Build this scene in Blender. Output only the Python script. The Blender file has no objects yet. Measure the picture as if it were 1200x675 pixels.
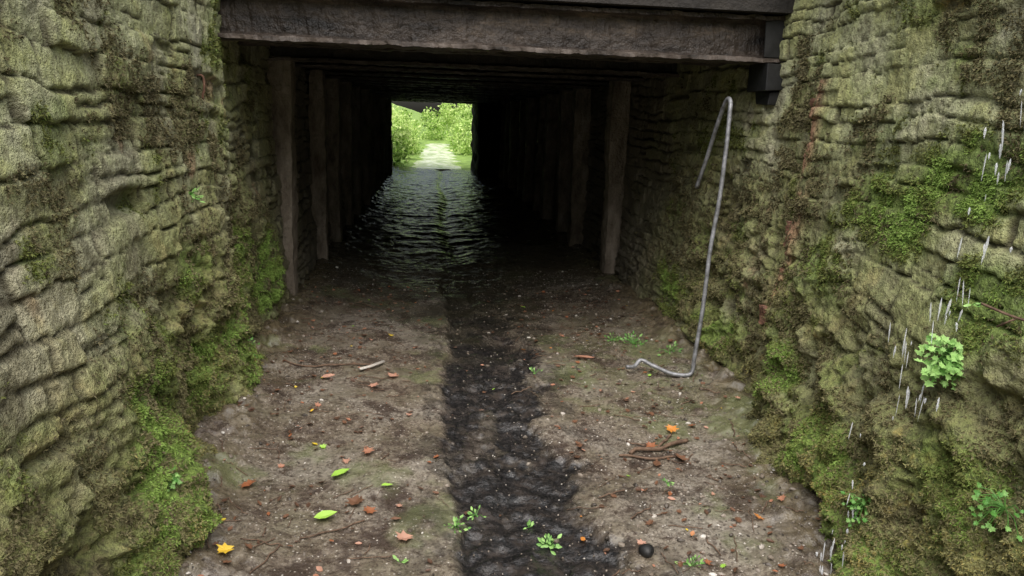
import bpy, math, random
import numpy as np
from mathutils import Vector, Matrix, noise as mnoise
random.seed(4); rng=np.random.default_rng(7)
S=bpy.context.scene
# ---------------------------------------------------------------- helpers
def smooth(a,b,x):
    t=np.clip((x-a)/(b-a),0,1); return t*t*(3-2*t)
_tabs={}
def vn(x,y,seed=0):
    if seed not in _tabs: _tabs[seed]=np.random.default_rng(1000+seed).random((256,256))
    T=_tabs[seed]; xi=np.floor(x).astype(int); yi=np.floor(y).astype(int)
    fx=x-xi; fy=y-yi; fx=fx*fx*fx*(fx*(fx*6-15)+10); fy=fy*fy*fy*(fy*(fy*6-15)+10)
    a=T[xi&255,yi&255];b=T[(xi+1)&255,yi&255];c=T[xi&255,(yi+1)&255];d=T[(xi+1)&255,(yi+1)&255]
    return (a*(1-fx)+b*fx)*(1-fy)+(c*(1-fx)+d*fx)*fy
def fbm(x,y,o=4,seed=0,g=.5):
    s=0;a=1;t=0
    for i in range(o):
        c,sn=math.cos(i*.7),math.sin(i*.7)
        s=s+a*vn((x*c-y*sn)*2**i,(x*sn+y*c)*2**i,seed+i*13); t+=a; a*=g
    return s/t
def grid_mesh(name,P,attrs,mat,flip=False):
    ny,nx=P.shape[:2]; me=bpy.data.meshes.new(name)
    me.vertices.add(ny*nx); me.vertices.foreach_set('co',P.reshape(-1).astype(np.float32))
    idx=np.arange(ny*nx).reshape(ny,nx)
    q=np.stack([idx[:-1,:-1],idx[:-1,1:],idx[1:,1:],idx[1:,:-1]],-1).reshape(-1,4)
    if flip: q=q[:,::-1]
    n=len(q); me.loops.add(n*4); me.loops.foreach_set('vertex_index',q.reshape(-1).astype(np.int32))
    me.polygons.add(n); me.polygons.foreach_set('loop_start',(np.arange(n)*4).astype(np.int32))
    me.update(calc_edges=True); me.validate()
    me.polygons.foreach_set('use_smooth',np.ones(n,bool))
    for k,v in attrs.items():
        a=me.attributes.new(k,'FLOAT','POINT'); a.data.foreach_set('value',np.ascontiguousarray(v.reshape(-1),np.float32))
    me.materials.append(mat); ob=bpy.data.objects.new(name,me); S.collection.objects.link(ob); return ob
def mesh_obj(name,V,F,mat,smoothf=False,attrs=None,parent=None):
    me=bpy.data.meshes.new(name); me.from_pydata([tuple(v) for v in V],[],[tuple(f) for f in F]); me.update()
    if smoothf: me.polygons.foreach_set('use_smooth',np.ones(len(F),bool))
    if attrs:
        for k,v in attrs.items():
            a=me.attributes.new(k,'FLOAT','POINT'); a.data.foreach_set('value',np.array(v,np.float32))
    me.materials.append(mat); ob=bpy.data.objects.new(name,me); S.collection.objects.link(ob)
    if parent: ob.parent=parent
    return ob
class M:
    def __init__(s,name,rough=.8,spec=.5):
        s.m=bpy.data.materials.new(name); s.m.use_nodes=True; s.t=s.m.node_tree; s.n=s.t.nodes; s.l=s.t.links
        s.b=s.n['Principled BSDF']; s.b.inputs['Roughness'].default_value=rough; s.b.inputs['Specular IOR Level'].default_value=spec
        s.pos=s.n.new('ShaderNodeNewGeometry').outputs['Position']
    def setv(s,sock,v):
        if isinstance(v,bpy.types.NodeSocket): s.l.new(v,sock)
        elif isinstance(v,tuple): sock.default_value=(*v,1) if len(v)==3 and sock.type=='RGBA' else v
        else: sock.default_value=v
    def noise(s,sc,det=4,rough=.6,stretch=None,dist=0):
        n=s.n.new('ShaderNodeTexNoise'); n.inputs['Scale'].default_value=sc; n.inputs['Detail'].default_value=det
        n.inputs['Roughness'].default_value=rough; n.inputs['Distortion'].default_value=dist
        v=s.pos
        if stretch:
            mp=s.n.new('ShaderNodeMapping'); mp.inputs['Scale'].default_value=stretch; s.l.new(s.pos,mp.inputs['Vector']); v=mp.outputs[0]
        s.l.new(v,n.inputs['Vector']); return n.outputs['Fac']
    def voro(s,sc,out='Distance'):
        n=s.n.new('ShaderNodeTexVoronoi'); n.inputs['Scale'].default_value=sc; s.l.new(s.pos,n.inputs['Vector']); return n.outputs[out]
    def attr(s,k):
        n=s.n.new('ShaderNodeAttribute'); n.attribute_name=k; return n.outputs['Fac']
    def ramp(s,f,stops):
        n=s.n.new('ShaderNodeValToRGB'); e=n.color_ramp.elements
        while len(e)<len(stops): e.new(.5)
        for i,(p,c) in enumerate(stops):
            e[i].position=p; e[i].color=(*c,1) if isinstance(c,tuple) else (c,c,c,1)
        s.l.new(f,n.inputs[0]); return n.outputs[0]
    def mix(s,f,a,b,mode='MIX'):
        n=s.n.new('ShaderNodeMix'); n.data_type='RGBA'; n.blend_type=mode
        s.setv(n.inputs[0],f); s.setv(n.inputs[6],a); s.setv(n.inputs[7],b); return n.outputs[2]
    def math(s,op,a,b=0.):
        n=s.n.new('ShaderNodeMath'); n.operation=op; s.setv(n.inputs[0],a); s.setv(n.inputs[1],b); return n.outputs[0]
    def out(s,col=None,rough=None,bump=None,bs=.5,bd=.01):
        if col is not None: s.setv(s.b.inputs['Base Color'],col)
        if rough is not None: s.setv(s.b.inputs['Roughness'],rough)
        if bump is not None:
            n=s.n.new('ShaderNodeBump'); n.inputs['Strength'].default_value=bs; n.inputs['Distance'].default_value=bd
            s.l.new(bump,n.inputs['Height']); s.l.new(n.outputs[0],s.b.inputs['Normal'])
        return s.m
# ---------------------------------------------------------------- materials
def wall_mat(name,pale,mid,warm):
    m=M(name,.85,.3)
    n1=m.noise(1.7,4,.6); n2=m.noise(7,5,.65); n3=m.noise(45,4,.7); n4=m.noise(150,2,.6); n5=m.noise(3.5,5,.7)
    blk=m.attr('block'); joint=m.attr('joint'); moss=m.attr('moss'); green=m.attr('green'); ins=m.attr('inside_shade'); rust=m.attr('rust'); hi=m.attr('toplight')
    st=m.ramp(blk,[(0,(.24,.20,.13)),(.35,mid),(.65,warm),(1,pale)])
    st=m.mix(m.ramp(n2,[(.35,0.),(.62,.65)]),st,pale)
    st=m.mix(m.ramp(n1,[(.34,0.),(.52,.8)]),st,(.29,.32,.11))
    st=m.mix(m.ramp(n5,[(.52,0.),(.66,.6)]),st,(.48,.38,.17))
    st=m.mix(m.ramp(n5,[(.35,.75),(.46,0.)]),st,(.12,.11,.065))
    st=m.mix(m.math('MULTIPLY',hi,m.ramp(n2,[(.3,.15),(.6,.8)])),st,m.mix(m.ramp(n5,[(.4,0.),(.58,1.)]),(.66,.64,.48),(.46,.49,.22)))  # wall tops paled in the colour, standing in for light from above
    st=m.mix(m.ramp(n3,[(.36,.65),(.50,0.)]),st,(.12,.105,.06))
    st=m.mix(m.math('MULTIPLY',joint,.88),st,(.06,.05,.03))
    mc=m.ramp(m.noise(5,5,.7),[(.3,(.10,.085,.045)),(.42,(.165,.145,.07)),(.52,(.17,.185,.06)),(.6,(.22,.195,.08)),(.72,(.46,.30,.08))])
    mc=m.mix(m.ramp(n3,[(.35,.85),(.58,0.)]),mc,(.03,.026,.014))
    mm=m.math('MULTIPLY',moss,m.ramp(n2,[(.3,.5),(.55,1.)]))
    st=m.mix(mm,st,mc)
    gc=m.ramp(n3,[(.35,(.055,.08,.018)),(.55,(.16,.24,.045)),(.75,(.27,.36,.09))])
    st=m.mix(green,st,gc)
    st=m.mix(rust,st,m.ramp(n3,[(.35,(.17,.075,.045)),(.6,(.50,.28,.18))]))
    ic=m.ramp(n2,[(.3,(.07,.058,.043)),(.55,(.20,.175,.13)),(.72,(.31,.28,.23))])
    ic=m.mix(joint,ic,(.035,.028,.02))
    st=m.mix(ins,st,ic)  # tunnel shade put into the colour: inner masonry browner and darker
    h=m.math('ADD',m.math('MULTIPLY',n3,1.),m.math('MULTIPLY',n4,.5))
    return m.out(st,m.ramp(n2,[(.35,.42),(.6,.85)]),h,.9,.020)
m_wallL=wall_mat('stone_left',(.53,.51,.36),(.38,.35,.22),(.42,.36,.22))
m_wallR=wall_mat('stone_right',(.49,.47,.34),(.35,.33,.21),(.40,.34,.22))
# floor
m=M('wet_floor',.5,.6)
n1=m.noise(1.3,5,.6); n2=m.noise(9,5,.7); n3=m.noise(60,4,.7); n4=m.noise(3.2,5,.7,dist=.4); n6=m.noise(22,4,.75)
ch=m.attr('chan'); side=m.attr('side'); deep=m.attr('deep')
c=m.ramp(n2,[(.3,(.085,.064,.048)),(.5,(.17,.138,.105)),(.7,(.26,.22,.175))])
c=m.mix(m.ramp(n4,[(.45,0.),(.62,.6)]),c,(.15,.135,.085))
c=m.mix(m.ramp(n1,[(.48,0.),(.62,.75)]),c,(.28,.25,.21))
c=m.mix(m.ramp(n4,[(.39,.9),(.47,0.)]),c,(.055,.040,.032))
c=m.mix(m.ramp(n6,[(.36,.85),(.46,0.)]),c,(.05,.034,.025))
c=m.mix(m.ramp(n3,[(.38,.7),(.52,0.)]),c,(.045,.032,.024))
vd=m.voro(70); vc=m.voro(70,'Color')
sp=m.math('MULTIPLY',m.ramp(vd,[(.18,1.),(.3,0.)]),m.ramp(vc,[(.66,0.),(.74,.9)]))
c=m.mix(sp,c,(.50,.46,.40))
c=m.mix(side,c,m.ramp(n2,[(.35,(.05,.038,.025)),(.65,(.15,.12,.07))]))
c=m.mix(m.attr('algae'),c,(.14,.16,.07))
cc=m.ramp(n3,[(.4,(.008,.008,.008)),(.62,(.030,.027,.026)),(.78,(.08,.072,.065))])
cc=m.mix(m.ramp(n2,[(.5,0.),(.72,.7)]),cc,(.065,.05,.04))
c=m.mix(ch,c,cc)
wet=m.ramp(n4,[(.36,.10),(.60,.36)])
wet=m.mix(m.ramp(n3,[(.5,0.),(.75,.5)]),wet,(.65,.65,.65))
wet=m.mix(ch,wet,m.ramp(n2,[(.4,.12),(.65,.35)]))
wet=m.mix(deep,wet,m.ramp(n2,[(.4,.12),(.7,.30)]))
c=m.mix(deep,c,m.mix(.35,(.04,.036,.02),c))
m.setv(m.b.inputs['Specular IOR Level'],m.math('ADD',.6,m.math('MULTIPLY',deep,.4)))
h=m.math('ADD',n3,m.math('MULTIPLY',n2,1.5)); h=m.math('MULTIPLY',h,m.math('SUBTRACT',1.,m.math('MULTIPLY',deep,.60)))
m_floor=m.out(c,wet,h,.5,.012)
def simple(name,stops,sc=12,rough=.8,bs=.4,bd=.01,stretch=None,spec=.4):
    m=M(name,rough,spec); n=m.noise(sc,5,.7,stretch); return m.out(m.ramp(n,stops),None,m.noise(sc*5,3,.7),bs,bd)
m_beam=simple('sooty_steel',[(.3,(.010,.008,.006)),(.5,(.032,.024,.018)),(.75,(.09,.065,.048))],9,.5,.8,.015,(.5,1,1))
m_beamf=simple('rusted_steel',[(.34,(.010,.008,.007)),(.46,(.036,.027,.021)),(.58,(.075,.058,.046)),(.74,(.19,.14,.10))],5,.5,1.,.02,(.6,1,1.8))
m_flange=simple('rusty_flange',[(.35,(.02,.015,.012)),(.5,(.065,.05,.04)),(.7,(.15,.12,.10))],14,.6,.6,.008,(.35,1,1))
m_post=simple('weathered_post',[(.3,(.08,.062,.045)),(.5,(.22,.18,.135)),(.72,(.38,.33,.27))],7,.8,.8,.02,(1,1,.35))
m_deck=simple('sooty_concrete',[(.3,(.008,.007,.006)),(.7,(.03,.025,.02))],5,.85,.6,.02)
m_bank=simple('grass_earth',[(.35,(.10,.17,.04)),(.6,(.24,.36,.08)),(.75,(.34,.42,.14))],3,.9,.8,.05)
m_path=simple('wet_path',[(.38,(.26,.34,.14)),(.5,(.50,.55,.36)),(.65,(.72,.74,.64))],2.2,.25,.5,.03)
m_galv=simple('galvanised_metal',[(.35,(.12,.12,.12)),(.55,(.28,.285,.30)),(.75,(.50,.50,.54))],20,.5,.2,.003)
m_galv.node_tree.nodes['Principled BSDF'].inputs['Metallic'].default_value=.3
m_rust=simple('rusty_iron',[(.35,(.07,.035,.022)),(.6,(.22,.11,.07)),(.75,(.34,.24,.17))],40,.85,.6,.006)
m_black=simple('black_rubber',[(.3,(.006,.006,.006)),(.7,(.02,.02,.02))],30,.5,.3,.003)
m_twig=simple('twig_bark',[(.35,(.06,.035,.022)),(.65,(.18,.115,.075))],40,.8,.5,.003)
def leafmat(name,stops,trans=.35):
    m=M(name,.5,.4); c=m.ramp(m.attr('tint'),stops); m.setv(m.b.inputs['Base Color'],c)
    if trans:
        tr=m.n.new('ShaderNodeBsdfTranslucent'); m.l.new(c,tr.inputs[0]); mx=m.n.new('ShaderNodeMixShader'); mx.inputs[0].default_value=trans
        m.l.new(m.b.outputs[0],mx.inputs[1]); m.l.new(tr.outputs[0],mx.inputs[2]); m.l.new(mx.outputs[0],m.n['Material Output'].inputs[0])
    else: m.b.inputs['Roughness'].default_value=.8
    return m.m
m_moss=leafmat('moss_blades',[(0,(.07,.065,.02)),(.35,(.16,.18,.045)),(.6,(.19,.30,.055)),(1,(.34,.50,.12))],0)
m_mossbrown=leafmat('moss_blades_brown',[(0,(.065,.052,.028)),(.4,(.17,.15,.07)),(.7,(.22,.22,.08)),(1,(.46,.32,.09))],0)
m_fresh=leafmat('fresh_leaf',[(0,(.10,.28,.05)),(1,(.42,.68,.22))],.3)
m_tree=leafmat('tree_leaf',[(0,(.08,.15,.025)),(.4,(.30,.48,.09)),(1,(.74,.86,.36))],.45)
m_dead=leafmat('dead_leaf',[(0,(.05,.03,.02)),(.2,(.16,.08,.045)),(.4,(.34,.12,.05)),(.5,(.45,.25,.18)),(.6,(.58,.22,.04)),(.72,(.68,.45,.04)),(.85,(.28,.50,.06)),(1,(.38,.62,.10))],.15)
m=M('pebble',.5); m_peb=m.out(m.ramp(m.attr('tint'),[(0,(.04,.032,.025)),(.5,(.15,.12,.09)),(.85,(.28,.24,.20)),(1,(.60,.57,.52))]),None,m.noise(80),.3,.003)
m=M('water',.06,.9); m.b.inputs['Base Color'].default_value=(.95,.97,1,1); m.b.inputs['Transmission Weight'].default_value=.6; m.b.inputs['IOR'].default_value=1.33; m_water=m.m
# ---------------------------------------------------------------- stone walls
def blocks(s,z,seed,hmin,hmax,wmin,wmax,zmax):
    r=np.random.default_rng(seed)
    sw=s+ (fbm(s*3,z*3,3,seed)-.5)*.12+(fbm(s*14,z*14,3,seed+2)-.5)*.03; zw=z+(fbm(s*1.1,z*1.6,4,seed+5)-.5)*.15+(fbm(s*12,z*12,3,seed+4)-.5)*.026
    hs=[ -.3 ]
    while hs[-1]<zmax+.5: hs.append(hs[-1]+r.uniform(hmin,hmax))
    hs=np.array(hs); ci=np.clip(np.searchsorted(hs,zw)-1,0,len(hs)-2)
    dz=np.minimum(zw-hs[ci],hs[ci+1]-zw); d=np.full(s.shape,9.); rnd=np.zeros(s.shape); rnd2=np.zeros(s.shape); tl=np.zeros(s.shape)
    for k in range(len(hs)-1):
        mk=ci==k
        if not mk.any(): continue
        e=[-8.]
        while e[-1]<26: e.append(e[-1]+r.uniform(wmin,wmax)*(1.5 if r.random()<.2 else 1))
        e=np.array(e); b=np.searchsorted(e,sw[mk])-1
        u=(sw[mk]-e[b])/(e[b+1]-e[b])-.5; v=(zw[mk]-hs[k])/(hs[k+1]-hs[k])-.5
        ta=r.normal(0,1,len(e)); tb=r.normal(0,1,len(e)); tl[mk]=u*ta[b]+v*tb[b]
        sp=(r.random(len(e))<.35*((hs[k+1]-hs[k])>.10))[b]; off=r.uniform(-.15,.15,len(e))[b]
        zz=dz[mk]; zz=np.where(sp,np.minimum(zz,np.abs(v-off)*(hs[k+1]-hs[k])),zz); dz[mk]=zz
        d[mk]=np.minimum(sw[mk]-e[b],e[b+1]-sw[mk]); rv=r.random(len(e)); rv2=r.random(len(e)); up=(sp&(v>off))
        rnd[mk]=np.where(up,rv[::-1][b],rv[b]); rnd2[mk]=np.where(up,rv2[::-1][b],rv2[b])
    return np.abs(dz),np.abs(d),rnd,rnd2,tl
def spacing(*segs):
    o=[]
    for a,b,st in segs: o.append(np.arange(a,b,st))
    return np.concatenate(o)
Ys=spacing((-6,.9,.06),(.9,6.6,.0085),(6.6,22.01,.035))
def make_wall(name,side,mat,seed,bx,tx,by,ty,ztop,gpatch):
    Zs=spacing((-.12,ztop,.0095)); Y,Z=np.meshgrid(Ys,Zs,indexing='ij')
    xb=np.interp(Y,by,bx); xt=np.interp(Y,ty,tx)
    t=np.clip(Z/1.9,0,1.4); k=1-np.clip(t,0,1)
    base=xb+(xt-xb)*(1-k**1.35)
    dz,dh,r1,r2,tl=blocks(Y,Z,seed,.065,.15,.12,.38,ztop)
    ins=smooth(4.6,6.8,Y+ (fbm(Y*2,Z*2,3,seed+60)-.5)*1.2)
    low=smooth(1.25,.30,Z+(fbm(Y*.9,Z*.9,3,seed+3)-.5)*1.0)
    low=low*(1-.75*smooth(4.2,6.0,Y))
    jn=fbm(Y*2.2,Z*2.2,3,seed+40); jn2=fbm(Y*3.1,Z*3.1,3,seed+44)
    jw=.006+.014*smooth(.45,.78,jn); jw2=.006+.010*smooth(.4,.7,jn2)
    joint=np.maximum((1-smooth(.25,1.,dz/jw))*(.5+.5*smooth(.36,.52,jn2)),(1-smooth(.25,1.,dh/jw2))*smooth(.34,.46,jn))
    joint=joint*(1-.7*low)
    dd=np.minimum(dz,dh)
    dep=((r2-.5)*.026+tl*.007)*(1-.3*low)*smooth(0,.006,dd) - joint*.017
    n=fbm(Y*4+r2*9,Z*5+r1*9,4,seed+70); dep=dep+(n-.5)*.016
    tn=fbm(Y*4.5,Z*8,4,seed+71)*6; ter=(np.floor(tn)+smooth(.35,.65,tn-np.floor(tn)))/6; dep=dep+(ter-.5)*(.016+.04*low)
    dep=dep+(fbm(Y*1.1,Z*1.3,3,seed+72)-.5)*.035
    dep=dep+(fbm(Y*26,Z*26,4,seed+19,.65)-.5)*.016
    lump=fbm(Y*2.4,Z*3.0,4,seed+23); bil=1-np.abs(2*fbm(Y*5,Z*5.5,4,seed+29)-1)
    tq=fbm(Y*1.7,Z*4.2,4,seed+33)*4.5; ledge=(np.floor(tq)+smooth(.25,.75,tq-np.floor(tq)))/4.5
    dep=dep+low*((lump-.5)*.20+(bil-.8)*.13+(ledge-.5)*.15+(fbm(Y*22,Z*22,4,seed+35,.75)-.5)*.07)
    hole=smooth(.955,.965,r1)*smooth(.0,.02,dd)*(Y<6); dep=dep-hole*.03
    if side>0:
        wob=(fbm(Z*3,Z*0+.5,3,seed+77)-.5)*.14
        seam=np.exp(-((Y-3.66-wob)/.03)**2); dep=dep+.05*smooth(3.70,3.60,Y-wob)-seam*.025
        rust=.9*np.exp(-((Y-3.60-wob)/.08)**2)*smooth(.43,.56,fbm(Y*7,Z*5,4,seed+80,.65))*(Z<1.75)*(Z>.35)
        rust=np.maximum(rust,.5*np.exp(-((Y-4.05)/.09)**2)*smooth(.52,.66,fbm(Y*9,Z*5,4,seed+84,.65))*(Z<1.5)*(Z>.5))
    else:
        dep=dep+.06*smooth(4.36,4.26,Y+(fbm(Z*3,Z*0,2,3)-.5)*.1); rust=smooth(.76,.88,fbm(Y*5,Z*5,3,seed+81))*.5*(Z>.6)
    X=base-side*dep
    cav_shade=smooth(.02,-.06,dep)*low
    moss=np.clip(np.maximum(low*smooth(.22,.46,fbm(Y*3,Z*3,4,seed+50)),.6*smooth(.50,.64,fbm(Y*2.3,Z*2.6,5,seed+57))*(1-ins)),0,1)
    g=np.zeros_like(Y)
    for (py,pz,ry,rz,st) in gpatch:
        g=np.maximum(g,st*np.exp(-((Y-py)/ry)**2-((Z-pz)/rz)**2))
    g=np.clip(smooth(.22,.80,g*1.35*(.25+1.35*fbm(Y*7,Z*7,5,seed+52,.7))),0,1)
    g=np.maximum(g,.5*smooth(.56,.73,fbm(Y*3.5,Z*3.5,5,seed+55,.65))*(Y<5.8))
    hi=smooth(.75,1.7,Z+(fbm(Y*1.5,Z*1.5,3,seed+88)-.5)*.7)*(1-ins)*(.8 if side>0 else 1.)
    P=np.stack([X,Y,Z],-1)
    ob=grid_mesh(name,P,dict(block=r1,joint=np.clip(joint+hole*.7+cav_shade*.85,0,1),moss=moss,green=g*.85,inside_shade=ins*.93,rust=rust,toplight=hi),mat,flip=(side<0))  # joint mask also carries painted shade of cavities and missing stones
    return ob,P,moss,g,ins
GL=[(2.45,.36,.30,.30,1.1),(4.05,.32,.42,.30,1.1),(4.5,.65,.35,.25,.8),(2.2,.1,.3,.2,.8),(3.3,.3,.4,.25,.65),(5.2,.4,.4,.35,.8),(3.4,.8,.3,.2,.5)]
GR=[(2.1,.14,.35,.16,1.),(2.6,.25,.35,.2,.85),(2.25,1.38,.40,.16,.9),(2.7,1.2,.4,.18,.8),(4.3,.25,.4,.2,.6),(5.3,.3,.5,.25,.65),(3.3,.35,.35,.2,.7),(2.0,1.0,.3,.16,.75),(3.1,.9,.35,.18,.6),(1.8,.5,.3,.2,.6)]
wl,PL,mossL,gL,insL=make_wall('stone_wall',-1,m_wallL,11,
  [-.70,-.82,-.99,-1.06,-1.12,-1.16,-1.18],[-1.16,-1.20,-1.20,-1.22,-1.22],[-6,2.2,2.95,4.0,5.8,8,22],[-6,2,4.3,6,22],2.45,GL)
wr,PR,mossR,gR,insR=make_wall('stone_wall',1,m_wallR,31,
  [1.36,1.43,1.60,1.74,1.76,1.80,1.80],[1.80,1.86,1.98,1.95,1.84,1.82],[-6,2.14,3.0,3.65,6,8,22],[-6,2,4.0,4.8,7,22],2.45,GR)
# ---------------------------------------------------------------- floor
Xf=np.arange(-1.5,2.2,.0105); Yf=spacing((-6,1.6,.06),(1.6,8,.0115),(8,22.3,.03))
Yg,Xg=np.meshgrid(Yf,Xf,indexing='ij')
eL=.09+(fbm(Yg*1.2,Yg*0,3,90)-.5)*.14+(fbm(Yg*8,Xg*8,4,89,.65)-.5)*.09; eR=.66+(fbm(Yg*1.4,Yg*0+3,4,91)-.5)*.40+(fbm(Yg*6,Xg*6,5,92,.7)-.5)*.34
chan=smooth(-.02,.025,Xg-eL)*smooth(.03,-.10,Xg-eR)
dp=smooth(5.6,8,Yg)
fade=1-.85*smooth(5.5,8,Yg)
dcen=np.exp(-((Xg-.22-.05*np.sin(Yg))/.10)**2)*smooth(6,9,Yg)
Zf=-.028*chan*fade-.03*dcen+(fbm(Xg*2,Yg*1.6,4,93)-.5)*.05*(1-.6*dp)+(fbm(Xg*14,Yg*14,4,94)-.5)*.016*(1-.6*dp)
Zf+=(fbm(Xg*45,Yg*45,3,95,.6)-.5)*.008*(1+chan*.6)*(1-.8*dp)
Zf+=chan*((fbm(Xg*8,Yg*5,4,96,.6)-.5)*.05+.006*np.sin((Yg+.5*np.abs(Xg-.35))*42+6*fbm(Xg*3,Yg*3,2,110))*smooth(.4,.6,fbm(Xg*3,Yg*2,2,111)))*(1-.8*dp)
Zf+=dp*((fbm(Xg*2.8,Yg*4.0,6,97,.62)-.5)*.056)
Zf+=.02*np.abs(Xg-.35)
lb=np.interp(Yg,[-6,2.2,2.95,4,5.8,22],[-.70,-.82,-.99,-1.06,-1.12,-1.16]); rb=np.interp(Yg,[-6,2.14,3,3.65,6,22],[1.36,1.43,1.6,1.74,1.76,1.8])
sd=np.maximum(smooth(.36,.0,Xg-lb),smooth(.42,.0,rb-Xg))
Zf+=sd*(.03+(fbm(Xg*8,Yg*8,4,98,.6)-.35)*.13)*(1-.5*dp)
alg=smooth(.58,.80,fbm(Xg*2.4,Yg*2.4,4,99)+.25*(fbm(Xg*20,Yg*20,3,88)-.5))*.6+np.exp(-((Xg-1.35)/.3)**2-((Yg-4.4)/.7)**2)*.6*smooth(.35,.55,fbm(Xg*9,Yg*9,3,100))
wide=smooth(.42,.0,Xg-eR)*smooth(-.34,0,Xg-eL)
chs=smooth(-.03,.03,Xg-eL)*smooth(.06,-.12,Xg-eR)
chc=np.clip(chs*(.72+.28*smooth(.35,.55,fbm(Xg*4,Yg*3,4,107)))+.6*wide*smooth(.44,.60,fbm(Xg*7,Yg*5,5,103,.7)),0,1)
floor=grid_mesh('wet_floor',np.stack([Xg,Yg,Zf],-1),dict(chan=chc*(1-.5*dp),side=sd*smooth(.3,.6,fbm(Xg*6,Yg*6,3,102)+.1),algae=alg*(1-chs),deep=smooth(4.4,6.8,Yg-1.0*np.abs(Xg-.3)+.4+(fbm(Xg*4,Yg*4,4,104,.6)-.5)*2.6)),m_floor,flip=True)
def fz(x,y):
    i=np.clip(np.searchsorted(Yf,y),0,len(Yf)-1); j=np.clip(np.searchsorted(Xf,x),0,len(Xf)-1); return Zf[i,j]
# ---------------------------------------------------------------- beams, posts, deck
def box(V,F,x0,x1,y0,y1,z0,z1):
    b=len(V); V+= [(x0,y0,z0),(x1,y0,z0),(x1,y1,z0),(x0,y1,z0),(x0,y0,z1),(x1,y0,z1),(x1,y1,z1),(x0,y1,z1)]
    F+=[(b,b+3,b+2,b+1),(b+4,b+5,b+6,b+7),(b,b+1,b+5,b+4),(b+1,b+2,b+6,b+5),(b+2,b+3,b+7,b+6),(b+3,b,b+4,b+7)]
def ibeam(name,y,z0,h,x0=-1.45,x1=2.15,w=.16,mat=m_beam,mat2=m_beam):
    t=.022; tw=.016
    prof=[(-w/2,0),(w/2,0),(w/2,t),(tw/2+.02,t+.004),(tw/2,t+.02),(tw/2,h-t-.02),(tw/2+.02,h-t-.004),(w/2,h-t),(w/2,h),(-w/2,h),(-w/2,h-t),(-tw/2-.02,h-t-.004),(-tw/2,h-t-.02),(-tw/2,h*.5),(-tw/2,t+.02),(-tw/2-.02,t+.004),(-w/2,t)]
    n=260; V=[];F=[];P=len(prof)
    for i in range(n+1):
        x=x0+(x1-x0)*i/n
        for j,(a,b) in enumerate(prof):
            d=(mnoise.noise((x*14,a*20+y,b*20))*.010)+(mnoise.noise((x*2,a*3+y,b))*.010)+(mnoise.noise((x*45,a*50+y,b*30))*.006)
            V.append((x,y+a+d,z0+b+d*.8))
    for i in range(n):
        for j in range(P):
            k=(j+1)%P; F.append((i*P+j,i*P+k,(i+1)*P+k,(i+1)*P+j))
    F.append(tuple(range(P))[::-1]); F.append(tuple(n*P+j for j in range(P)))
    ob=mesh_obj(name,V,F,mat); 
    if mat2 is not mat:
        ob.data.materials.append(mat2)
        for p in ob.data.polygons:
            if len(p.vertices)==4 and (p.vertices[0]%P in (15,16,0,1,2)): p.material_index=1
    return ob
ibeam('steel_beam',4.32,1.87,.25,mat=m_beamf,mat2=m_flange,w=.18)
beamY=[5.05,5.9,6.75,7.6,8.45,9.3,10.2,11.1,12,12.9,13.8,14.7,15.6,16.5,17.4,18.3,19.2,20.1,20.9]
for i,y in enumerate(beamY): ibeam('steel_beam',y,1.88+random.uniform(-.01,.01)+(.035 if i==0 else 0),.24,w=.15,mat2=m_flange if i<3 else m_beam)
V=[];F=[]; box(V,F,-3.2,4,4.42,21.6,2.135,3.0); deck=mesh_obj('bridge_deck',V,F,m_deck)
V=[];F=[]; box(V,F,-3.2,4,4.16,4.41,2.13,3.2); par=mesh_obj('bridge_parapet',V,F,m_deck)
def post(x,y,wx,wy,h):
    V=[];F=[];n=60
    base=[(-.5,-.5),(-.17,-.52),(.17,-.52),(.5,-.5),(.52,-.17),(.52,.17),(.5,.5),(.17,.52),(-.17,.52),(-.5,.5),(-.52,.17),(-.52,-.17)]
    P=len(base); lean=random.uniform(-.02,.02)
    for i in range(n+1):
        z=-.1+(h+.1)*i/n
        for a,b in base:
            q=mnoise.noise((x*5+a,y*3+b,z*1.8))*.022+mnoise.noise((x+a*4,y+b*4,z*9))*.012+mnoise.noise((x+a*12,y+b*12,z*40))*.008
            V.append((x+lean*(z-1)+a*wx+ (q if a>0 else -q)*1.,y+b*wy+(q if b>0 else -q),z))
    for i in range(n):
        for j in range(P):
            k=(j+1)%P; F.append((i*P+j,i*P+k,(i+1)*P+k,(i+1)*P+j))
    F.append(tuple(range(P))[::-1]); F.append(tuple(n*P+j for j in range(P)))
    return mesh_obj('weathered_post',V,F,m_post)
for y in [5.95,7.5,8.7,10.0,11.2,12.6,14,15.3,16.6,18,19.4]: post(-1.15+random.uniform(-.02,.03),y+random.uniform(-.08,.08)*(y>6),random.uniform(.14,.18),.18,1.9)
for y in [7.1,8.8,9.9,11.1,12.3,13.6,14.9,16.2,17.5,18.8]: post(1.76+random.uniform(-.03,.01),y+random.uniform(-.08,.08)*(y>8),random.uniform(.16,.22),.2,1.9)
a,b=np.meshgrid(np.arange(18.5,22.2,.04),np.arange(-.1,2.3,.04),indexing='ij')
grid_mesh('stone_pier',np.stack([1.12+(fbm(a*4,b*4,3,120)-.5)*.16+.75*smooth(19.3,18.6,a),a,b],-1),{},m_deck)
V=[];F=[]; box(V,F,1.15,4,21.7,22.3,-.1,3.0); box(V,F,-4,-1.24,21.7,22.3,-.1,3.0); mesh_obj('abutment',V,F,m_deck)
V=[];F=[]; box(V,F,1.88,2.06,4.20,4.44,1.72,1.865); box(V,F,1.86,2.0,4.235,4.25,1.90,2.1); box(V,F,1.91,2.04,4.22,4.42,1.63,1.715)
for v in range(len(V)): V[v]=tuple(c+random.uniform(-.012,.012) for c in V[v])
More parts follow.
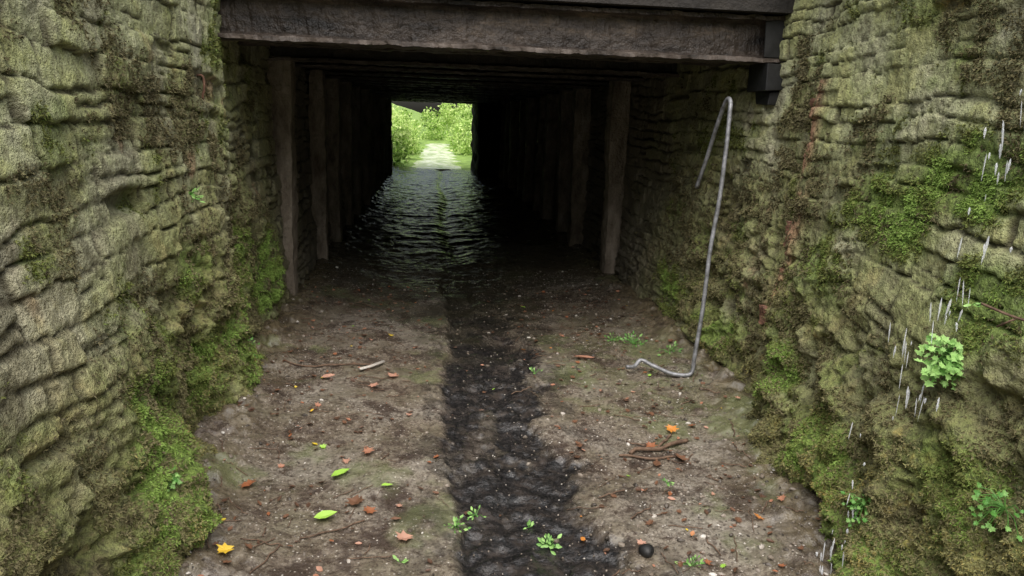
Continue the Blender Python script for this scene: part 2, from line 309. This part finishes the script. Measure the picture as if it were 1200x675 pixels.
br=mesh_obj('bearing_bracket',V,F,m_black); bv=br.modifiers.new('b','BEVEL'); bv.width=.01
# ---------------------------------------------------------------- tubes
def tube(V,F,pts,r,ns=8,flat=1.,tint=None):
    pts=[Vector(p) for p in pts]; up=None
    b0=len(V)
    for i,p in enumerate(pts):
        d=(pts[min(i+1,len(pts)-1)]-pts[max(i-1,0)]).normalized()
        if up is None: up=Vector((0,1,0)) if abs(d.y)<.8 else Vector((0,0,1))
        a=(up-d*up.dot(d)).normalized(); up=a; c=d.cross(a)
        rr=r[i] if isinstance(r,(list,tuple)) else r
        for j in range(ns):
            t=2*math.pi*j/ns; V.append(tuple(p+a*math.cos(t)*rr+c*math.sin(t)*rr*flat))
    for i in range(len(pts)-1):
        for j in range(ns):
            k=(j+1)%ns; F.append((b0+i*ns+j,b0+i*ns+k,b0+(i+1)*ns+k,b0+(i+1)*ns+j))
    F.append(tuple(b0+j for j in range(ns))[::-1]); F.append(tuple(b0+(len(pts)-1)*ns+j for j in range(ns)))
def cr(pts,n=8):
    pts=[Vector(p) for p in pts]; P=[pts[0]*2-pts[1]]+pts+[pts[-1]*2-pts[-2]]; o=[]
    for i in range(1,len(P)-2):
        for k in range(n):
            t=k/n;a,b,c,d=P[i-1:i+3]; o.append(.5*((2*b)+(c-a)*t+(2*a-5*b+4*c-d)*t*t+(3*b-a-3*c+d)*t**3))
    o.append(pts[-1]); return o
V=[];F=[]
rod=cr([(1.67,4.60,1.12),(1.68,4.50,1.30),(1.68,4.38,1.50),(1.68,4.30,1.61),(1.67,4.22,1.655),(1.66,4.15,1.64),(1.65,4.12,1.57),(1.645,4.11,1.40),(1.63,4.10,1.1),(1.60,4.09,.8),(1.58,4.07,.45),(1.55,4.05,.17),(1.54,4.04,.08),(1.50,4.04,.055),(1.42,4.08,.055),(1.33,4.15,.08),(1.27,4.19,.10),(1.22,4.16,.07),(1.17,4.15,.07)],8)
tube(V,F,rod,.0155,8,.8); mesh_obj('bent_metal_strip',V,F,m_galv,True)
V=[];F=[]
def plate(V,F,c,w,h,seed):
    b=len(V); n=9
    for i in range(n+1):
        z=c[2]-h/2+h*i/n; q=random.uniform(.3,1)*w/2; q2=random.uniform(.3,1)*w/2; xo=mnoise.noise((seed,z*12,0))*.03
        V.extend([(c[0]+xo,c[1]-q,z),(c[0]+xo-.008,c[1]+q2,z),(c[0]+xo+.02,c[1]+q2,z),(c[0]+xo+.025,c[1]-q,z)])
    for i in range(n):
        for j in range(4):
            k=(j+1)%4; F.append((b+i*4+j,b+i*4+k,b+i*4+4+k,b+i*4+4+j))
def wallx(P,y,z):
    i=min(np.searchsorted(Ys,y),P.shape[0]-1); j=min(max(int((z+.12)/.0095),0),P.shape[1]-1); return P[i,j,0]
for z,h,w,y in [(1.60,.12,.05,3.70),(.97,.13,.08,3.63),(.56,.10,.05,3.55)]:
    plate(V,F,(wallx(PR,y,z)-.016,y,z),w,h,z*9)
mesh_obj('rusty_iron_strap',V,F,m_rust)
V=[];F=[]; x=wallx(PL,3.95,1.6); tube(V,F,cr([(x-.02,3.95,1.66),(x+.025,3.95,1.66),(x+.03,3.95,1.60),(x+.02,3.95,1.56),(x+.025,3.96,1.50)],5),.006,6); mesh_obj('rusty_iron_hook',V,F,m_rust,True)
# ---------------------------------------------------------------- moss scatter
def tufts(name,P,w,n,seed,side,mat,smin,smax,tb,ymin=1.0,ymax=6.8,drop=.5):
    r=np.random.default_rng(seed); Y=P[...,1]; area=np.gradient(P[:,0,1])[:,None]*np.ones_like(Y)
    dens=smooth(.38,.62,fbm(Y*9,P[...,2]*9,4,seed+200))
    p=(w*dens*area*(Y>ymin)*(Y<ymax)*(P[...,2]>0)/(Y+1)).reshape(-1); p=p/p.sum(); ii=r.choice(len(p),n,p=p)
    pts=P.reshape(-1,3)[ii]+r.normal(0,.003,(n,3)); ww=(w*fbm(Y*6,P[...,2]*6,3,seed+210)*1.8).reshape(-1)[ii]; sc=(.5+.22*pts[:,1])
    K=4
    V=np.zeros((n,K*3,3)); T=np.zeros((n,K*3))
    for k in range(K):
        d=np.stack([-side*np.abs(r.normal(.6,.4,n)),r.normal(0,.7,n),r.normal(.15-drop,.6,n)],-1); d/=np.linalg.norm(d,axis=1)[:,None]
        sz=(r.uniform(smin,smax,n)*sc)[:,None]; o=r.normal(0,1,(n,3)); o-=d*(o*d).sum(1)[:,None]; o/=np.linalg.norm(o,axis=1)[:,None]
        V[:,k*3]=pts-o*sz*.24; V[:,k*3+1]=pts+o*sz*.24; V[:,k*3+2]=pts+d*sz
        tt=np.clip(r.normal(0,.13,n)+tb+(ww-.5)*.5,0,1); T[:,k*3]=tt*.6;T[:,k*3+1]=tt*.6;T[:,k*3+2]=tt
    V=V.reshape(-1,3); nt=len(V)//3; me=bpy.data.meshes.new(name); me.vertices.add(len(V)); me.vertices.foreach_set('co',V.reshape(-1).astype(np.float32))
    me.loops.add(nt*3); me.loops.foreach_set('vertex_index',np.arange(nt*3).astype(np.int32)); me.polygons.add(nt); me.polygons.foreach_set('loop_start',(np.arange(nt)*3).astype(np.int32))
    me.update(calc_edges=True); me.validate(); a=me.attributes.new('tint','FLOAT','POINT'); a.data.foreach_set('value',T.reshape(-1).astype(np.float32))
    me.materials.append(mat); ob=bpy.data.objects.new(name,me); S.collection.objects.link(ob)
tufts('moss',PL,gL**2,42000,1,-1,m_moss,.005,.014,.52)
tufts('moss',PR,gR**2,42000,2,1,m_moss,.005,.014,.46)
tufts('dry_moss',PL,mossL**2*(1-insL),70000,3,-1,m_mossbrown,.005,.014,.45)
tufts('dry_moss',PR,mossR**2*(1-insR),70000,4,1,m_mossbrown,.005,.015,.5)
# ---------------------------------------------------------------- leaves
def leaf(V,F,T,c,size,ang,tilt,tint,kind=0,bend=.25,nrm=None):
    if kind==0: out=[(0,0),(.18,.16),(.45,.26),(.75,.17),(1,0),(.75,-.17),(.45,-.26),(.18,-.16)]
    else: out=[(0,0),(.1,.2),(-.05,.45),(.3,.3),(.45,.55),(.6,.28),(1,.12),(.8,0),(1,-.12),(.6,-.28),(.45,-.55),(.3,-.3),(-.05,-.45),(.1,-.2)]
    if nrm is None: R=Matrix.Rotation(ang,3,'Z')@Matrix.Rotation(tilt,3,'X')@Matrix.Rotation(random.uniform(-.2,.2),3,'Y')
    else: R=nrm
    b=len(V); V.append(tuple(Vector(c)+R@Vector((.45*size,0,0.0)))); T.append(tint)
    for a,w in out:
        V.append(tuple(Vector(c)+R@Vector((a*size,w*size,(abs(w)*bend+random.uniform(0,.06)+.12*(a-.5)**2)*size)))); T.append(min(1,max(0,tint+random.uniform(-.02,.02))))
    n=len(out)
    for i in range(n): F.append((b,b+1+i,b+1+(i+1)%n))
V=[];F=[];T=[]
key=[(-.41,2.88,.12,.9,.90,0),(-.43,2.55,.10,.4,.97,0),(-.72,2.80,.08,2,.40,1),(-.70,2.28,.06,.3,.72,1),(.56,2.43,.045,1,.6,0),(-.12,2.43,.07,.2,.5,1),(-.27,3.10,.06,2,.45,1),
 (-.24,4.10,.09,1,.5,1),(-.33,3.95,.07,1,.48,1),(-.62,4.05,.09,.4,.5,0),(-.6,3.55,.03,1,.72,0),(-.2,2.8,.06,.5,.92,0),(1.2,3.3,.07,2,.6,1),(1.05,3.15,.06,2,.35,1),(1.3,3.35,.05,1,.3,1),(1.25,2.45,.05,1,.58,1),(.95,2.35,.04,1,.55,0),(-.75,2.5,.03,1,.75,0),(.35,4.0,.03,1,.9,0),(.9,4.45,.17,.2,.47,0),(-.3,2.65,.08,1.2,.2,1),(-.22,2.6,.06,2.2,.35,1),(-.15,2.55,.05,.2,.2,0),(1.0,2.95,.08,1.2,.2,0),(1.15,3.0,.07,2.2,.2,1)]
for x,y,s,a,t,kd in key: leaf(V,F,T,(x,y,fz(x,y)+.012),s*.9,a,random.uniform(-.3,.3),t,kd)
for i in range(1100):
    y=random.uniform(1.8,6.5); x=random.choice([random.gauss(-.6,.3),random.gauss(1.1,.35),random.uniform(-1,1.6)])
    if not -1.05<x<1.68: continue
    if .05<x<.6 and random.random()<.75: continue
    t=random.choices([.08,.2,.35,.45,.5,.6,.74,.9],[18,13,3,3,2,.6,.5,.6])[0]
    leaf(V,F,T,(x,y,fz(x,y)+.006),random.uniform(.010,.038),random.uniform(0,6.3),random.uniform(-.5,.5),t,random.choice([0,0,1]))
mesh_obj('fallen_leaves',V,F,m_dead,False,dict(tint=T))
V=[];F=[];T=[]
ico=[(0,0,1)]+[(math.cos(a)*.9,math.sin(a)*.9,.35) for a in [k*math.pi/3 for k in range(6)]]+[(math.cos(a),math.sin(a),-.4) for a in [k*math.pi/3+.5 for k in range(6)]]
for i in range(8500):
    y=1.8+random.random()**1.5*5.5; r=random.random()
    x=random.gauss(-.85,.18) if r<.25 else random.gauss(1.3,.25) if r<.5 else random.gauss(1.0,.35) if r<.8 else random.uniform(-1,1.6)
    if not -1.1<x<1.72: continue
    s=random.uniform(.002,.006) if random.random()<.93 else random.uniform(.007,.016); b=len(V); z=fz(x,y); t=random.random()**1.4; q=random.random()*6
    for p in ico:
        k=random.uniform(.75,1.2); V.append((x+(p[0]*math.cos(q)-p[1]*math.sin(q)*.7)*s*k,y+(p[0]*math.sin(q)+p[1]*math.cos(q)*.7)*s*k,z+p[2]*s*.6*k+s*.2)); T.append(t)
    for j in range(6):
        k=(j+1)%6; F.append((b,b+1+j,b+1+k)); F.append((b+1+j,b+7+j,b+1+k)); F.append((b+1+k,b+7+j,b+7+k))
mesh_obj('gravel',V,F,m_peb,False,dict(tint=T))
V=[];F=[]
def twig(x,y,a,L,r,z=None):
    pts=[];n=6
    for i in range(n+1):
        t=i/n; px=x+math.cos(a)*L*(t-.5)+random.uniform(-.04,.04)*L; py=y+math.sin(a)*L*(t-.5)+random.uniform(-.04,.04)*L
        pts.append((px,py,(fz(px,py)+r+.004) if z is None else z))
    tube(V,F,cr(pts,3),r,5)
twig(1.07,3.15,.35,.34,.010); twig(1.0,3.05,-.1,.30,.006); twig(1.12,3.22,.9,.16,.007); twig(1.02,3.18,-.5,.2,.004); twig(-.35,2.5,.5,.25,.003); twig(-.55,2.3,1.2,.2,.003); twig(-.62,4.3,.1,.5,.006)
for i in range(190):
    x=random.choice([random.gauss(-.65,.28),random.gauss(1.15,.28)]); y=random.uniform(1.9,6)
    if -1.05<x<1.65: twig(x,y,random.uniform(0,3.1),random.uniform(.04,.16),random.uniform(.001,.003))
mesh_obj('twigs',V,F,m_twig,True)
V=[];F=[]; tube(V,F,[(-.42,4.2,fz(-.42,4.2)+.02),(-.36,4.28,fz(-.36,4.28)+.022),(-.29,4.36,fz(-.29,4.36)+.02)],.013,6,.5); mesh_obj('pale_stick',V,F,m_peb,True,dict(tint=[.93]*len(V)))
V=[];F=[];n=12
for i in range(n+1):
    th=math.pi*i/n
    for j in range(16):
        a=2*math.pi*j/16; rr=.028*(1+.08*math.sin(3*a)*math.sin(th)); V.append((.76+rr*math.sin(th)*math.cos(a),2.27+rr*math.sin(th)*math.sin(a),fz(.76,2.27)+.018+.022*math.cos(th)))
for i in range(n):
    for j in range(16):
        k=(j+1)%16; F.append((i*16+j,(i+1)*16+j,(i+1)*16+k,i*16+k))
mesh_obj('black_ball',V,F,m_black,True)
# ---------------------------------------------------------------- small plants
def plant(name,c,nrm,nleaf,spread,ls,mat,tb=.6,kind=1):
    V=[];F=[];T=[]; nrm=Vector(nrm).normalized(); c=Vector(c)
    a=nrm.orthogonal().normalized(); b=nrm.cross(a)
    for i in range(nleaf):
        d=(nrm*random.uniform(.3,1.)+a*random.gauss(0,.75)+b*random.gauss(0,.75)).normalized(); L=spread*random.uniform(.4,1)
        e=c+d*L+Vector((0,0,-.25*L)); mid=c+d*L*.6+Vector((0,0,.05*L)); tb0=len(V)
        tube(V,F,[c,mid,e],.0012,3); T+= [.1]*(len(V)-tb0)
        ln=(Vector((-.2,-.6,.7))+Vector((random.gauss(0,.35),random.gauss(0,.35),random.gauss(0,.3)))).normalized()
        x=d-ln*d.dot(ln); x.normalize(); y=ln.cross(x); R=Matrix((x,y,ln)).transposed()
        leaf(V,F,T,e,ls*random.uniform(.6,1.2),0,0,min(1,max(0,random.gauss(tb,.25))),kind,.15,R)
    mesh_obj(name,V,F,mat,False,dict(tint=T))
plant('wall_fern',(wallx(PR,2.02,.82)-.005,2.02,.84),(-1,-.3,.1),90,.085,.028,m_fresh,.85)
plant('wall_fern',(wallx(PR,1.62,.5),1.62,.55),(-1,-.2,.2),26,.09,.018,m_fresh,.2)
plant('wall_fern',(wallx(PR,2.1,.3),2.1,.3),(-1,-.3,.2),30,.07,.016,m_fresh,.3)
plant('wall_fern',(wallx(PL,3.5,1.12),3.5,1.12),(1,-.3,.2),14,.04,.03,m_fresh,.6,0)
plant('wall_fern',(wallx(PL,2.3,.33),2.3,.33),(1,-.3,.2),24,.05,.016,m_fresh,.4)
plant('wall_fern',(wallx(PL,4.1,.2),4.1,.2),(1,-.3,.2),24,.08,.02,m_fresh,.2)
for (x,y,n,s,l,tb) in [(.44,2.42,22,.05,.022,.5),(.10,2.52,16,.045,.02,.5),(.18,2.62,14,.04,.018,.4),(.38,2.55,6,.02,.02,.6),(1.38,4.75,26,.10,.028,.1),(1.25,4.85,18,.07,.02,.1),(1.55,4.5,20,.09,.025,.2),(.62,4.2,10,.05,.018,.4),(.90,2.2,14,.05,.02,.4),(-.1,2.3,6,.02,.02,.6),(1.0,2.8,8,.03,.015,.3)]:
    plant('ground_plant',(x,y,fz(x,y)),(0,0,1),n,s,l,m_fresh,tb,0)
V=[];F=[]; xw=wallx(PR,1.72,1.0); tube(V,F,cr([(xw+.02,1.60,1.02),(xw-.05,1.66,1.03),(xw-.10,1.74,1.035),(xw-.13,1.84,1.05)],5),.004,5); tube(V,F,[(xw-.10,1.74,1.035),(xw-.12,1.78,1.0)],.003,5)
mesh_obj('bare_twig',V,F,m_twig,True)
plant('wall_sprig',(xw-.13,1.84,1.05),(-1,0,.3),4,.02,.02,m_fresh,.7,0)
# ---------------------------------------------------------------- falling water drops
V=[];F=[]
def drop(x,y,z,L,r):
    n=9;ns=7; b=len(V); sx,sy=random.uniform(-.12,.12),random.uniform(-.12,.12)
    for i in range(n+1):
        t=i/n; rr=r*math.sin(math.pi*min(1,t**.7*.97+.02))**.8*random.uniform(.7,1.15); dx=sx*L*t; dy=sy*L*t
        for j in range(ns): a=6.283*j/ns; V.append((x+dx+rr*math.cos(a),y+dy+rr*math.sin(a),z+L*(.5-t)))
    for i in range(n):
        for j in range(ns):
            k=(j+1)%ns; F.append((b+i*ns+j,b+(i+1)*ns+j,b+(i+1)*ns+k,b+i*ns+k))
for z0,nn in [(1.64,5),(1.52,3),(1.42,7),(1.29,2),(1.15,5),(1.0,8),(.93,3),(.80,9),(.68,9),(.52,3),(.40,3),(.25,4),(.12,9),(.05,8)]:
    yc=2.10+random.gauss(0,.04)
    for q in range(nn):
        y=yc+random.gauss(0,.04); z=z0+random.gauss(0,.03); x=wallx(PR,y,min(1.7,z))-random.uniform(.02,.09); drop(x,y,z,random.uniform(.012,.09),random.uniform(.0012,.0045))
mesh_obj('falling_water',V,F,m_water,True)
# ---------------------------------------------------------------- outside setting
def hill(x,y):
    return .0+ .030*np.maximum(y-22.5,0)*(y<60)+ (y>=60)*(.030*37.5) +smooth(.9,9,np.abs(x-.3))*2.6+ (fbm(x*.4,y*.4,4,140)-.5)*.5*smooth(1.5,4,np.abs(x-.2))
xs=np.concatenate([np.linspace(-120,-8,30)[:-1],np.linspace(-8,8,100),np.linspace(8,120,30)[1:]]); ys=np.concatenate([np.linspace(22.2,45,120),np.linspace(46,300,40)])
YY,XX=np.meshgrid(ys,xs,indexing='ij'); grid_mesh('ground',np.stack([XX,YY,hill(XX,YY)-.01],-1),{},m_bank,flip=True)
us=np.linspace(-1,1,40); ys=np.linspace(22.1,34,160); YY,UU=np.meshgrid(ys,us,indexing='ij')
XX=.15+UU*(.95-.045*(YY-22)+(fbm(YY*1.3,np.sign(UU)*3,3,143)-.5)*.7)
grid_mesh('path',np.stack([XX,YY,hill(XX,YY)+.012+(fbm(XX*3,YY*3,3,141)-.5)*.05-.05*np.abs(UU)**4],-1),{},m_path,flip=True)
for sx,x0 in ((-1,-1.20),(1,1.9)):
    xs=np.concatenate([np.linspace(0,6,20),np.linspace(7,120,20)])*sx+x0; ys=np.concatenate([np.linspace(-150,-8,20),np.linspace(-7,24,60)])
    YY,XX=np.meshgrid(ys,xs,indexing='ij'); Z=2.42+smooth(0,6,np.abs(XX-x0))*.5+(fbm(XX*.7,YY*.7,4,150)-.5)*.3*smooth(0,1.5,np.abs(XX-x0))
    grid_mesh('embankment',np.stack([XX,YY,Z],-1),{},m_bank,flip=(sx>0))
xs=np.linspace(-3,4,20); ys=np.linspace(-150,-5.9,40); YY,XX=np.meshgrid(ys,xs,indexing='ij'); grid_mesh('path',np.stack([XX,YY,XX*0-.01],-1),{},m_path,flip=True)
def foliage(name,blobs,n,size,mat,seed):
    r=np.random.default_rng(seed); bl=np.array(blobs); w=bl[:,3]**2; w/=w.sum(); ii=r.choice(len(bl),n,p=w)
    d=r.normal(0,1,(n,3)); d/=np.linalg.norm(d,axis=1)[:,None]; rad=bl[ii,3]*(r.random(n)**.4)*r.uniform(.85,1.15,n)
    c=bl[ii,:3]+d*rad[:,None]; a=r.normal(0,1,(n,3)); a/=np.linalg.norm(a,axis=1)[:,None]; b=r.normal(0,1,(n,3)); b-=a*(a*b).sum(1)[:,None]; b/=np.linalg.norm(b,axis=1)[:,None]
    s=(size*r.uniform(.6,1.3,n))[:,None]; V=np.stack([c-a*s,c+b*s*.5,c+a*s,c-b*s*.5],1).reshape(-1,3)
    me=bpy.data.meshes.new(name); me.vertices.add(len(V)); me.vertices.foreach_set('co',V.reshape(-1).astype(np.float32)); me.loops.add(n*4); me.loops.foreach_set('vertex_index',np.arange(n*4).astype(np.int32))
    me.polygons.add(n); me.polygons.foreach_set('loop_start',(np.arange(n)*4).astype(np.int32)); me.update(calc_edges=True); me.validate()
    t=np.clip(np.repeat(r.normal(.6,.28,n)+r.normal(0,.12,len(bl))[ii],4),0,1); at=me.attributes.new('tint','FLOAT','POINT'); at.data.foreach_set('value',t.astype(np.float32)); me.materials.append(mat)
    ob=bpy.data.objects.new(name,me); S.collection.objects.link(ob); return ob
bl=[]
for i in range(120):
    y=random.uniform(25,40); sgn=random.choice([-1,1]); x=.2+sgn*random.uniform(1.0,4) if y<33 else random.uniform(-5,6)
    bl.append((x,y,float(hill(np.array(x),np.array(y)))+random.uniform(0.1,1.8 if y>33 else 1.),random.uniform(.3,.7)))
bl+=[(-1.15,22.9,.35,.4),(-1.0,23.6,.8,.35)]
foliage('bushes',bl,56000,.075,m_tree,5)
for tx,ty in ((-3.5,38),(2.6,42),(6,36)):
    z0=float(hill(np.array(float(tx)),np.array(float(ty)))); par=bpy.data.objects.new('tree',None); S.collection.objects.link(par)
    V=[];F=[]; tube(V,F,[(tx,ty,z0-.2),(tx+.1,ty,z0+2),(tx-.1,ty+.1,z0+4),(tx+.1,ty,z0+7)],[.22,.17,.12,.04],8)
    bl=[]
    for k in range(12):
        a=random.uniform(0,6.3); z=z0+random.uniform(2.5,5.5); L=random.uniform(1.2,2.4); e=(tx+math.cos(a)*L,ty+math.sin(a)*L,z+random.uniform(.6,1.4))
        tube(V,F,[(tx,ty,z),((tx+e[0])/2,(ty+e[1])/2,z+.3),e],[.07,.05,.02],6); bl.append((*e,random.uniform(.7,1.1)))
    mesh_obj('trunk',V,F,m_twig,True,parent=par); fo=foliage('crown',bl,14000,.07,m_tree,int(ty)); fo.parent=par
# ---------------------------------------------------------------- world, sun, camera
w=bpy.data.worlds.new('World'); S.world=w; w.use_nodes=True; nt=w.node_tree; bg=nt.nodes['Background']
sky=nt.nodes.new('ShaderNodeTexSky'); sky.sky_type='NISHITA'; sky.sun_disc=False; sky.sun_elevation=math.radians(60); sky.sun_rotation=math.radians(184); sky.dust_density=6; sky.air_density=1.5
hs=nt.nodes.new('ShaderNodeHueSaturation'); hs.inputs['Saturation'].default_value=.6; nt.links.new(sky.outputs[0],hs.inputs['Color']); nt.links.new(hs.outputs[0],bg.inputs[0]); bg.inputs[1].default_value=.15
L=bpy.data.lights.new('sun','SUN'); L.energy=5.0; L.angle=math.radians(80); L.color=(1,.98,.96); lo=bpy.data.objects.new('sun',L); S.collection.objects.link(lo)
el,az=math.radians(60),math.radians(184); d=Vector((math.sin(az)*math.cos(el),math.cos(az)*math.cos(el),math.sin(el))); lo.rotation_euler=d.to_track_quat('Z','Y').to_euler()
cam=bpy.data.cameras.new('camera'); co=bpy.data.objects.new('camera',cam); S.collection.objects.link(co); S.camera=co
cam.lens=26; cam.sensor_width=36; cam.clip_start=.05; cam.clip_end=1000
yw,pt,ro=math.radians(6.3),math.radians(12.8),math.radians(2.0)
f=Vector((math.sin(yw)*math.cos(pt),math.cos(yw)*math.cos(pt),-math.sin(pt))); r0=Vector((math.cos(yw),-math.sin(yw),0)); u0=r0.cross(f)
R=r0*math.cos(ro)+u0*math.sin(ro); U=u0*math.cos(ro)-r0*math.sin(ro)
co.matrix_world=Matrix(((R.x,U.x,-f.x,0),(R.y,U.y,-f.y,0),(R.z,U.z,-f.z,1.5),(0,0,0,1)))
S.view_settings.view_transform='Standard'; S.view_settings.look='None'; S.view_settings.exposure=0
